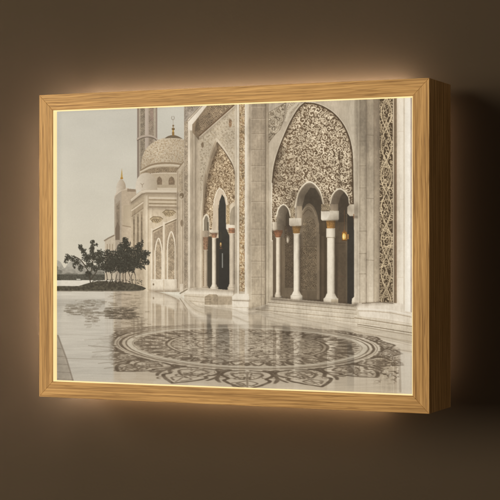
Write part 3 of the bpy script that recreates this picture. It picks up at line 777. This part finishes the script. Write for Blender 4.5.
# --- polished floor -------------------------------------------------------------------------------
def shade_(pts, w_, al, soft): stroke(pts, w_, (58, 48, 38), al, None, soft)
for xa, ya, yb in ((265.8, 100, 306), (249.8, 120, 300), (196.4, 124, 289), (183.6, 168, 289), (235, 172, 292), (367, 98, 306), (379.4, 98, 301), (357.8, 100, 300), (176.6, 196, 288)):
    shade_([(xa, ya), (xa, yb)], 3.0, .15, 3.0)
for pa, pb, w_, al in (((273, 299), (356, 305.5), 4.0, .34), ((190, 289.5), (232, 291.5), 3.0, .25), ((250, 309.6), (266, 308.4), 4, .28), ((356, 304.4), (393, 303), 3, .25), ((150, 290.6), (178, 291), 2.5, .25), ((199, 137), (234, 106.5), 3.5, .22), ((131, 203), (142, 194.4), 3, .22), ((146, 194), (178, 194), 3, .20), ((149, 207.6), (178, 208), 3, .2), ((234, 300.5), (249, 301), 2, .2)):
    shade_([pa, pb], w_, al, w_)
for pa, pb in (((297, 226.8), (302, 226.8)), ((323, 221), (338, 221)), ((273, 231), (279, 231)), ((350, 217), (357, 217)), ((210, 233.4), (218, 233.4)), ((228, 230.4), (234, 230.8))):
    shade_([pa, pb], 2.4, .30, 2.2)
for cx_ in ((281.4, 238, 294), (300.6, 236, 292), (336.4, 238, 294), (217, 240, 286)):
    shade_([(cx_[0], cx_[1]), (cx_[0], cx_[2])], 3.2, .36, 3.0)
for pa, pb, w_, al in (((284, 226), (293, 226), 12, .30), ((303, 196), (322, 204), 16, .34), ((339, 200), (352, 210), 12, .34), ((336, 222), (347, 222), 10, .3)):
    shade_([pa, pb], w_, al, w_ * .9)
_st = np.clip((X - 122) / 10, 0, 1) * np.clip(np.maximum((X - 183) / 3, (Y - 196) / 20), 0, 1)
_v = .10 * (2 * fbm(X * .10, Y * .05 + 3, 4) - 1) + .05 * (2 * fbm(X * .9, Y * .25, 3) - 1) + .022 * (2 * vn(np.floor((Y + 3) / 16.1) * 3.7 + np.floor(X / 9) * 1.3, np.floor(X / 13) * 2.1) - 1)
C *= (1 + _v * _st)[..., None]
_l = C.mean(2)
C *= (1 + .085 * _st * np.clip((_l - 112) / 40, 0, 1) * np.clip((226 - _l) / 30, 0, 1))[..., None]   # pale marble
facade = C.copy()
edge = curve([(50, 290.6), (115, 290.6), (150, 291.4), (178, 296), (196, 304), (215, 307), (232, 308.6), (249, 312), (262, 311), (290, 315.4), (330, 321), (360, 326), (392, 331.4), (414, 335), (422, 336.4)], 14)
ey = np.interp(X, edge[:, 0], edge[:, 1]).astype(np.float32)
fl = Y > ey
kk = np.clip((Y - 290) / 100, 0, 1)[..., None]
tone = np.array((194, 187, 173)) * (1 - kk) + np.array((176, 170, 157)) * kk
lx = np.clip((X - 112) / 2.5, 0, 1)[..., None]                       # the sky's reflection ends where the building's begins
tone = tone * (1 - lx) + np.array((176, 164, 145)) * lx
tone = np.where((X > 235)[..., None], tone * (1 + .05 * np.clip((X - 235) / 60, 0, 1))[..., None], tone)
tone = tone * (1 + .035 * (2 * fbm(X * .05, Y * .35, 4) - 1))[..., None]
C[fl] = tone[fl]
# mirror image, drawn down and rippled
def sample(src, x, y):
    p0 = HI[0, 0] * x + HI[0, 1] * y + HI[0, 2]; p1 = HI[1, 0] * x + HI[1, 1] * y + HI[1, 2]; p2 = HI[2, 0] * x + HI[2, 1] * y + HI[2, 2]
    i = np.clip((p0 / p2 * CW).astype(np.int64), 0, CW - 1); j = np.clip((p1 / p2 * CH).astype(np.int64), 0, CH - 1)
    return src[j, i]
mir = 0
for q in range(9):
    o = (q - 4) * .5
    rx = .35 * (2 * fbm(X * .12, Y * .9 + q, 2) - 1) * np.clip((Y - ey) / 18, 0, 1)
    mir = mir + sample(facade, X + rx, 2 * ey - Y + o * np.clip((Y - ey) / 25, .15, 1.4) - .5)
mir = (mir / 9).astype(np.float32)
w = np.where(X < 113, .20, np.where(X < 250, .66, .50)) * np.clip(1.15 - (Y - ey) / 66, .07, 1)
w = w * np.where((X > 204) & (X < 231), .55, 1)
w = (w * fl).astype(np.float32)[..., None]
floor_tone = C.copy()
C[:] = C * (1 - w) + mir * w
shade = C.copy()

# --- inlaid medallion -----------------------------------------------------------------------------
MX, MY, RX, RY = 247.3, 346.2, 127.0, 21.0
def plane(a, b):
    """floor plane to sheet: a to the right, b towards the viewer"""
    a = np.asarray(a, float); b = np.asarray(b, float)
    return np.stack([MX + RX * a, MY + RY * b * (1 + .10 * b) + 3.0 * a], -1)
PA = (X - MX) / RX + .004 * (2 * fbm(X * .11, Y * .5, 2) - 1)
pb0 = (Y - MY - 3.0 * PA) / RY + .012 * (2 * fbm(X * .10 + 5, Y * .55, 2) - 1)
PB = (-1 + np.sqrt(np.maximum(1 + .4 * pb0, .02))) / .2
PR = np.hypot(PA, PB); PT = np.arctan2(PB, PA)
INK = np.array((76, 63, 49), np.float32)
ink = np.zeros(X.shape, np.float32)
def ring(r, w_, a=1.0, soft=.010):
    global ink
    ink = np.maximum(ink, a * np.clip((w_ / 2 - np.abs(PR - r)) / soft + .5, 0, 1))
for r, w_, a in ((1.0, .022, .8), (.958, .014, .7), (1.028, .008, .5), (.905, .010, .35), (.64, .024, .8), (.60, .012, .7), (.40, .014, .6)): ring(r, w_, a)

def istroke(ab, w_, a, lim):
    """inked line on the floor plane, w_ in plane units"""
    global ink
    P = np.asarray(ab, float)
    Q = plane(P[:, 0], P[:, 1])
    s = crop(Q[:, 0].min() - 4, Q[:, 1].min() - 2, Q[:, 0].max() + 4, Q[:, 1].max() + 2)
    pa, pb = PA[s], PB[s]
    if pa.size == 0: return
    d = np.full(pa.shape, 1e9, np.float32)
    for (xa, ya), (xb, yb) in zip(P[:-1], P[1:]):
        dx, dy = xb - xa, yb - ya
        t_ = np.clip(((pa - xa) * dx + (pb - ya) * dy) / (dx * dx + dy * dy + 1e-12), 0, 1)
        d = np.minimum(d, (pa - xa - t_ * dx) ** 2 + (pb - ya - t_ * dy) ** 2)
    m = a * np.clip((w_ / 2 - np.sqrt(d)) / .012 + .5, 0, 1)
    if lim is not None: m = m * ((PR[s] > lim[0]) & (PR[s] < lim[1]))
    ink[s] = np.maximum(ink[s], m)

def floor_scrolls(r0, r1, radii, tries, w_, a, seed):
    p = pack(lambda x, y: (np.hypot(x, y) > r0) & (np.hypot(x, y) < r1), (-r1, -r1, r1, r1), radii, tries, seed)
    r_ = np.random.RandomState(seed + 1)
    for (x, y, R) in p:
        istroke(spiral(x, y, R, r_), w_ * r_.uniform(.8, 1.3), a * r_.uniform(.75, 1), (r0, r1))
floor_scrolls(.0, .39, (.07, .05, .03), (300, 600, 900), .020, .75, 71)
floor_scrolls(.41, .60, (.075, .05, .032), (400, 800, 1000), .022, .8, 73)
floor_scrolls(.655, .895, (.11, .08, .05), (400, 700, 900), .026, .72, 75)
# bold leaves in the outer border of the medallion
r_ = np.random.RandomState(77)
for k in range(30):
    t0 = k / 30 * 2 * math.pi
    c_, s_ = math.cos(t0), math.sin(t0)
    loc = lambda rr, tt: (rr * math.cos(t0 + tt), rr * math.sin(t0 + tt))
    istroke(curve([loc(.66, 0), loc(.72, .07), loc(.80, .05), loc(.87, 0), loc(.80, -.05), loc(.72, -.07), loc(.66, 0)], 5), .022, .8, None)
    istroke(curve([loc(.88, .105), loc(.82, .09), loc(.76, .105), loc(.82, .12), loc(.88, .105)], 5), .030, .8, None)
# palmettes outside the ring, growing towards the viewer
NP = 18
for k in range(NP):
    t0 = (k + .5) / NP * 2 * math.pi
    near = max(0.0, math.sin(t0))
    L_ = .12 + .58 * near ** 1.3
    half = math.pi / NP * (1.0)
    loc = lambda q, tt: ((1.06 + L_ * q) * math.cos(t0 + tt * half), (1.06 + L_ * q) * math.sin(t0 + tt * half))
    wv_ = .024 + .010 * near
    for s_ in (-1, 1):
        istroke(curve([loc(.02, .15 * s_), loc(.10, .80 * s_), loc(.30, .92 * s_), loc(.48, .62 * s_), loc(.60, .70 * s_), loc(.80, .40 * s_), loc(1.0, 0)], 6), wv_, .88, None)
        istroke(curve([loc(.12, .1 * s_), loc(.25, .55 * s_), loc(.42, .36 * s_), loc(.52, .12 * s_), loc(.38, .08 * s_)], 5), wv_ * .7, .75, None)
        istroke(curve([loc(.60, .06 * s_), loc(.70, .30 * s_), loc(.84, .12 * s_)], 5), wv_ * .6, .7, None)
        istroke(curve([loc(.02, .75 * s_), loc(.05, .95 * s_), loc(.14, 1.0 * s_)], 4), wv_ * 1.3, .85, None)
    istroke([loc(.1, 0), loc(.9, 0)], wv_ * .5, .55, None)
    for q in range(9):
        a0_, b0_ = loc(r_.uniform(.1, .85), r_.uniform(-.55, .55))
        istroke(spiral(a0_, b0_, .035 + .03 * near, r_), .018, .7, None)
    for s_ in (-1, 1):
        istroke(curve([loc(.30, .98 * s_), loc(.55, .96 * s_), loc(.70, .80 * s_), loc(.62, .88 * s_), loc(.45, 1.0 * s_)], 5), wv_ * .8, .8, None)
# border panel at the right, with a straight far edge
side = (X > 366) & (X < 399 + (Y - 350) * .02) & (PR > 1.05) & (Y > 347) & (Y < 386)
fz = np.clip((.48 - np.abs(np.sin(7 * fbm(X * .13, Y * .55, 3)))) / .3 + .5, 0, 1) * .75
ink = np.where(side, np.maximum(ink, fz * np.clip((X - 366) / 14, 0, 1) * np.clip((Y - 346) / 6, 0, 1) * np.clip((386 - Y) / 8, 0, 1)), ink)
left = (X > 113) & (X < 175) & (PR > 1.05) & (Y > 328) & (Y < 372)
fz2 = np.clip((.45 - np.abs(np.sin(7 * fbm(X * .10 + 9, Y * .5, 3)))) / .3 + .5, 0, 1) * .7
ink = np.where(left, np.maximum(ink, fz2 * np.clip((175 - X) / 25, 0, 1)), ink)
# small filling ornament between the scrolls
tiny = np.clip((.30 - np.abs(np.sin(9 * fbm(PA * 19 + 40, PB * 19 + 40, 2)))) / .25 + .5, 0, 1) * .55
ink = np.where((PR < .89) & ((PR > .66) | (PR < .59)), np.maximum(ink, tiny), ink)
tiny2 = np.clip((.30 - np.abs(np.sin(9 * fbm(PA * 11 + 90, PB * 11 + 60, 2)))) / .25 + .5, 0, 1) * .5
ink = np.where((PR > 1.06) & (PR < 1.14 + .30 * np.clip(PB, 0, 1)), np.maximum(ink, tiny2), ink)
# wear and glare break the ink up
brk = np.clip(.45 + 1.1 * fbm(X * .09, Y * .45, 3), 0, 1)
ink = ink * brk * fl * np.clip((Y - 322) / 5, .0, 1) * np.clip((X - 107) / 8, .10, 1)
far = np.clip((Y - 324) / 10, .55, 1)
pale_ring = np.clip((.035 - np.abs(PR - .932)) / .01 + .5, 0, 1) * .45 + np.clip((.05 - np.abs(PR - 1.075)) / .03 + .5, 0, 1) * .12
C[:] = C + (np.array((196, 187, 168), np.float32) - C) * (pale_ring * fl * np.clip((X - 112) / 3, 0, 1))[..., None]
glare = np.zeros(X.shape, np.float32)                                  # bright strips where pale stone is mirrored
for xa, xb, y1_, g in ((232, 249, 366, .62), (212, 216.5, 350, .35), (262, 271, 350, .25), (292, 300, 352, .22), (196, 201, 346, .22), (326, 336, 346, .18)):
    e = np.clip((X - xa) / 1.2, 0, 1) * np.clip((xb - X) / 1.2, 0, 1) * np.clip((y1_ - Y) / 18, 0, 1)
    glare = np.maximum(glare, g * e)
a_ = (ink * .88 * far * (1 - .55 * glare))[..., None]
C[:] = C * (1 - a_) + INK * a_
g_ = (glare * fl * .45)[..., None]
C[:] = C * (1 - g_) + np.array((206, 196, 178), np.float32) * g_
dk = np.zeros(X.shape, np.float32)                                     # dark doorways mirrored in the floor
for xa, xb, y0_, y1_, g in ((217.5, 229.5, 316, 350, .02), (206, 212, 312, 340, .25), (252, 262, 318, 346, .10), (282, 291, 322, 352, .14), (337, 353, 326, 352, .06), (301, 323, 322, 350, .07)):
    dk = np.maximum(dk, g * np.clip((X - xa) / 1.5, 0, 1) * np.clip((xb - X) / 1.5, 0, 1) * np.clip((Y - y0_) / 4, 0, 1) * np.clip((y1_ - Y) / 12, 0, 1))
C *= (1 - dk * fl)[..., None]
# thin streaks and slab joints
st = fbm(X * .045, Y * 1.6, 3)
C *= (1 + fl * .05 * (2 * st - 1))[..., None]
for a_, b_, al in (((56, 334), (110, 336.6), .16), ((88, 346), (112, 348), .5), ((84, 340.4), (113, 339), .3), ((92, 352.6), (114, 351), .4), ((62, 358.6), (112, 360.4), .4), ((98, 364), (116, 362), .45), ((104, 369), (122, 366.5), .5), ((92, 357.6), (110, 356.6), .3), ((378, 336), (412, 343.8), .35), ((398, 350), (413, 352.4), .4), ((344, 330), (412, 346), .22)):
    stroke([a_, b_], .7, (118, 108, 94), al, soft=.5)
stroke([(399.6, 350), (401, 392)], 2.4, (142, 131, 116), .5, soft=.8); fill([(401, 352), (414, 354), (414, 396), (402, 394)], (196, 187, 171), .55)
for k in range(14): fill(ell(*(rng.uniform((384, 352), (400, 390))), .7, .4, n=8), (214, 204, 186), .7)
# darker paving wedge, bottom left
fill([(50, 390), (50, 326), (57.5, 336), (66, 359), (74, 386)], (140, 130, 116), .60, .12, .3); stroke([(57.5, 336), (66, 359), (74, 386)], 1.4, (116, 106, 93), .6, soft=.8)
for y in (348, 356, 364, 372, 379): stroke([(50, y), (58 + (y - 340) * .38, y + 1.2)], .5, (104, 95, 83), .5)
for x, y, rx, ry in ((112, 383, 7, 4), (128, 376, 8, 4.5), (162, 383, 9, 4), (198, 386, 10, 3), (300, 391, 9, 2.5)): fill(ell(x, y, rx, ry), (190, 182, 167), .22)

# --- island, trees and their reflections ----------------------------------------------------------
fill([(50, 280.4), (116, 280.4), (116, 291), (50, 291)], (212, 205, 188), n=.03)
fill([(50, 291.6), (50, 286.2), (78, 286.2), (84, 284.4), (92, 282), (102, 281), (120, 282), (134, 284), (142, 286.6), (146, 288.6), (143, 290.4), (132, 291.6)], (76, 72, 60), n=.45, ns=.6)
stroke([(50, 291.2), (140, 291.2)], .8, (150, 140, 124), .7)
r_ = np.random.RandomState(91)
def leaf(x, y, s, c, a=1.0):
    t_ = r_.uniform(0, 6.28); dx, dy = math.cos(t_), math.sin(t_)
    fill([(x - dx * s, y - dy * s), (x - dy * s * .45, y + dx * s * .45), (x + dx * s, y + dy * s), (x + dy * s * .45, y - dx * s * .45)], c, a)
def foliage(blobs, n, base):
    for (x, y, rx, ry) in blobs:
        if rx > 2: fill(curve([(x + rx * r_.uniform(.25, .8) * math.cos(q), y + ry * r_.uniform(.25, .8) * math.sin(q)) for q in np.linspace(0, 6.28, 12, endpoint=False)], 4, True), tuple(v * .86 for v in base), 1, .2, 1.5)
        for k in range(int(n * rx * ry)):
            q = math.sqrt(r_.rand()) * r_.choice((1, 1, 1.1, 1.3)); t_ = r_.uniform(0, 6.28)
            f = r_.uniform(.7, 1.6)
            leaf(x + rx * q * math.cos(t_), y + ry * q * math.sin(t_), r_.uniform(.55, 1.15), tuple(v * f for v in base))
def branch(pts, w_): stroke(curve(pts, 6), w_, (66, 58, 48))
for p_, w_ in (([(90, 283), (89, 276), (86, 268), (80, 260), (73, 256)], 1.0), ([(89, 276), (92, 266), (93, 254), (92, 244)], .9), ([(90, 280), (96, 272), (99, 262), (97, 252)], .8), ([(86, 268), (78, 264), (70, 258), (66, 258)], .7), ([(92, 262), (86, 254), (80, 248)], .6)): branch(p_, w_)
foliage([(67, 257, 2.6, 2.6), (66, 261, 2, 2.5), (72, 258.6, 3.2, 2.4), (76, 262, 3, 3), (80, 247, 2.2, 2.6), (83, 252, 3, 3), (86.5, 258, 4, 4), (92, 243, 2.2, 3), (91.4, 249, 2.6, 3.4), (93, 256, 4, 4), (96, 244.8, 1.4, 1.6), (99.5, 253, 3, 3.4), (98, 261, 4, 4),
         (89, 265, 4, 3), (80, 268, 2.6, 3), (95, 268.5, 3.6, 3), (102, 258, 3.4, 4), (102, 266, 3, 4), (88, 274, 3, 3), (74, 266, 1.6, 2)], 9.0, (50, 51, 44))
for x in (107, 110, 112.6, 116, 119.6, 123, 126, 129, 132, 134.6):
    branch([(x + r_.uniform(-1, 1), 284), (x + r_.uniform(-1.5, 1.5), 277), (x + r_.uniform(-3, 3), 268), (x + r_.uniform(-4, 4), 258)], .7)
    stroke([(x + 1.2, 282.5), (x + 1 + r_.uniform(-1, 1), 271)], .55, (182, 172, 152), .8)
foliage([(108, 254, 4, 4), (110, 262, 5, 5), (106, 268, 4.5, 4), (116, 256, 4.6, 5), (124.6, 240, 2.6, 3), (125, 245, 4.4, 4.4), (122, 251, 5.6, 5.4), (127, 257, 7, 6), (112, 262, 6, 5.5), (123, 264, 7, 5.6), (133, 262, 6, 5.5), (130, 251, 4, 4), (118, 264, 6, 5.5), (128, 265, 6, 5), (139, 245.6, 3.2, 3.2), (137, 251, 4.6, 4.4), (142, 241.8, 1.2, 1.4), (139, 257, 5, 4.4), (146, 253.4, 3.6, 3), (144, 257, 3, 3), (137, 264, 4, 3.4), (146, 262.6, 3.6, 2.6), (142, 267, 3, 2.4), (112, 270, 4, 2.6), (122, 270.6, 5, 2.4), (131, 270, 3, 2.4)], 9.0, (47, 48, 42))
foliage([(56, 283.5, 0.1, .1)], 1, (60, 58, 50))
for k in range(120): leaf(r_.uniform(92, 142), r_.uniform(279.5, 284.5), .8, (64, 60, 50))
# reflections
def rleaf(x0, x1, y0_, y1_, n, c, a):
    for k in range(n):
        x = r_.uniform(x0, x1); y = r_.uniform(y0_, y1_); l = r_.uniform(1, 3.4)
        stroke([(x - l, y), (x + l, y + r_.uniform(-.3, .3))], r_.uniform(.5, 1.1), c, a * r_.uniform(.5, 1), soft=.5)
rleaf(106, 136, 308, 319.4, 150, (92, 82, 68), .75); rleaf(72, 106, 300, 314, 60, (128, 119, 103), .5); rleaf(64, 84, 306, 312, 26, (116, 107, 92), .55); rleaf(110, 140, 294, 310, 60, (128, 116, 98), .5); rleaf(128, 150, 312, 332, 50, (124, 111, 93), .55); rleaf(68, 108, 312, 316, 46, (112, 103, 88), .5)
rleaf(66, 71, 305, 314, 14, (122, 113, 98), .6); rleaf(86, 100, 300, 322, 46, (110, 100, 86), .5); rleaf(84, 98, 314, 328, 24, (122, 112, 97), .5); rleaf(115, 142, 322, 340, 60, (120, 106, 87), .5)

# --- lay the ink onto the panel -------------------------------------------------------------------
C *= (1 + .045 * (rng.rand(CH, CW, 1).astype(np.float32) - .5))
C = C * .91 + C.mean(2, keepdims=True) * .09
_t = C / 255.0
_t = _t + .42 * (_t - .53) * _t * (1 - _t) * 2                       # print contrast
C = _t * 255.0 * np.array((.975, .972, .968), np.float32)
C = np.clip(C + 6 * np.clip(1 - C / 120, 0, 1), 0, 255)              # the film's blacks let a little light through
small = C.reshape(GH, 2, GW, 2, 3).mean((1, 3))
lin = s2l(small).astype(np.float32)

me = bpy.data.meshes.new("picture_print")
gx = -OW / 2 + t + (OW - 2 * t) * np.arange(GW) / (GW - 1)
gz = OH / 2 - t - (OH - 2 * t) * np.arange(GH) / (GH - 1)
GX, GZ = np.meshgrid(gx, gz)
yf, yb = -D + REC, -D + REC + 0.003
co = np.stack([GX, np.full(GX.shape, yf), GZ], -1).reshape(-1, 3)
cor = np.array([(gx[0], yb, gz[0]), (gx[-1], yb, gz[0]), (gx[-1], yb, gz[-1]), (gx[0], yb, gz[-1])])
nv = GW * GH
co = np.vstack([co, cor]).astype(np.float32)
j, i = np.meshgrid(np.arange(GH - 1), np.arange(GW - 1), indexing='ij')
a0 = (j * GW + i).ravel()
quads = np.stack([a0, a0 + GW, a0 + GW + 1, a0 + 1], -1)
c0, c1, c2, c3 = 0, GW - 1, nv - 1, nv - GW
ex = np.array([(nv, nv + 1, c1, c0), (nv + 1, nv + 2, c2, c1), (nv + 2, nv + 3, c3, c2), (nv + 3, nv, c0, c3), (nv, nv + 3, nv + 2, nv + 1)])
quads = np.vstack([quads, ex]).astype(np.int32)
me.vertices.add(len(co)); me.vertices.foreach_set("co", co.ravel())
me.loops.add(quads.size); me.loops.foreach_set("vertex_index", quads.ravel())
me.polygons.add(len(quads)); me.polygons.foreach_set("loop_start", np.arange(0, quads.size, 4, dtype=np.int32))
me.update(calc_edges=True)
at = me.color_attributes.new("ink", 'FLOAT_COLOR', 'POINT')
rgba = np.ones((len(co), 4), np.float32)
rgba[:nv, :3] = lin.reshape(-1, 3); rgba[nv:, :3] = .5
at.data.foreach_set("color", rgba.ravel())
me.materials.append(M_PRINT)
pic = bpy.data.objects.new("picture_print", me)
scene.collection.objects.link(pic)
pic.parent = root
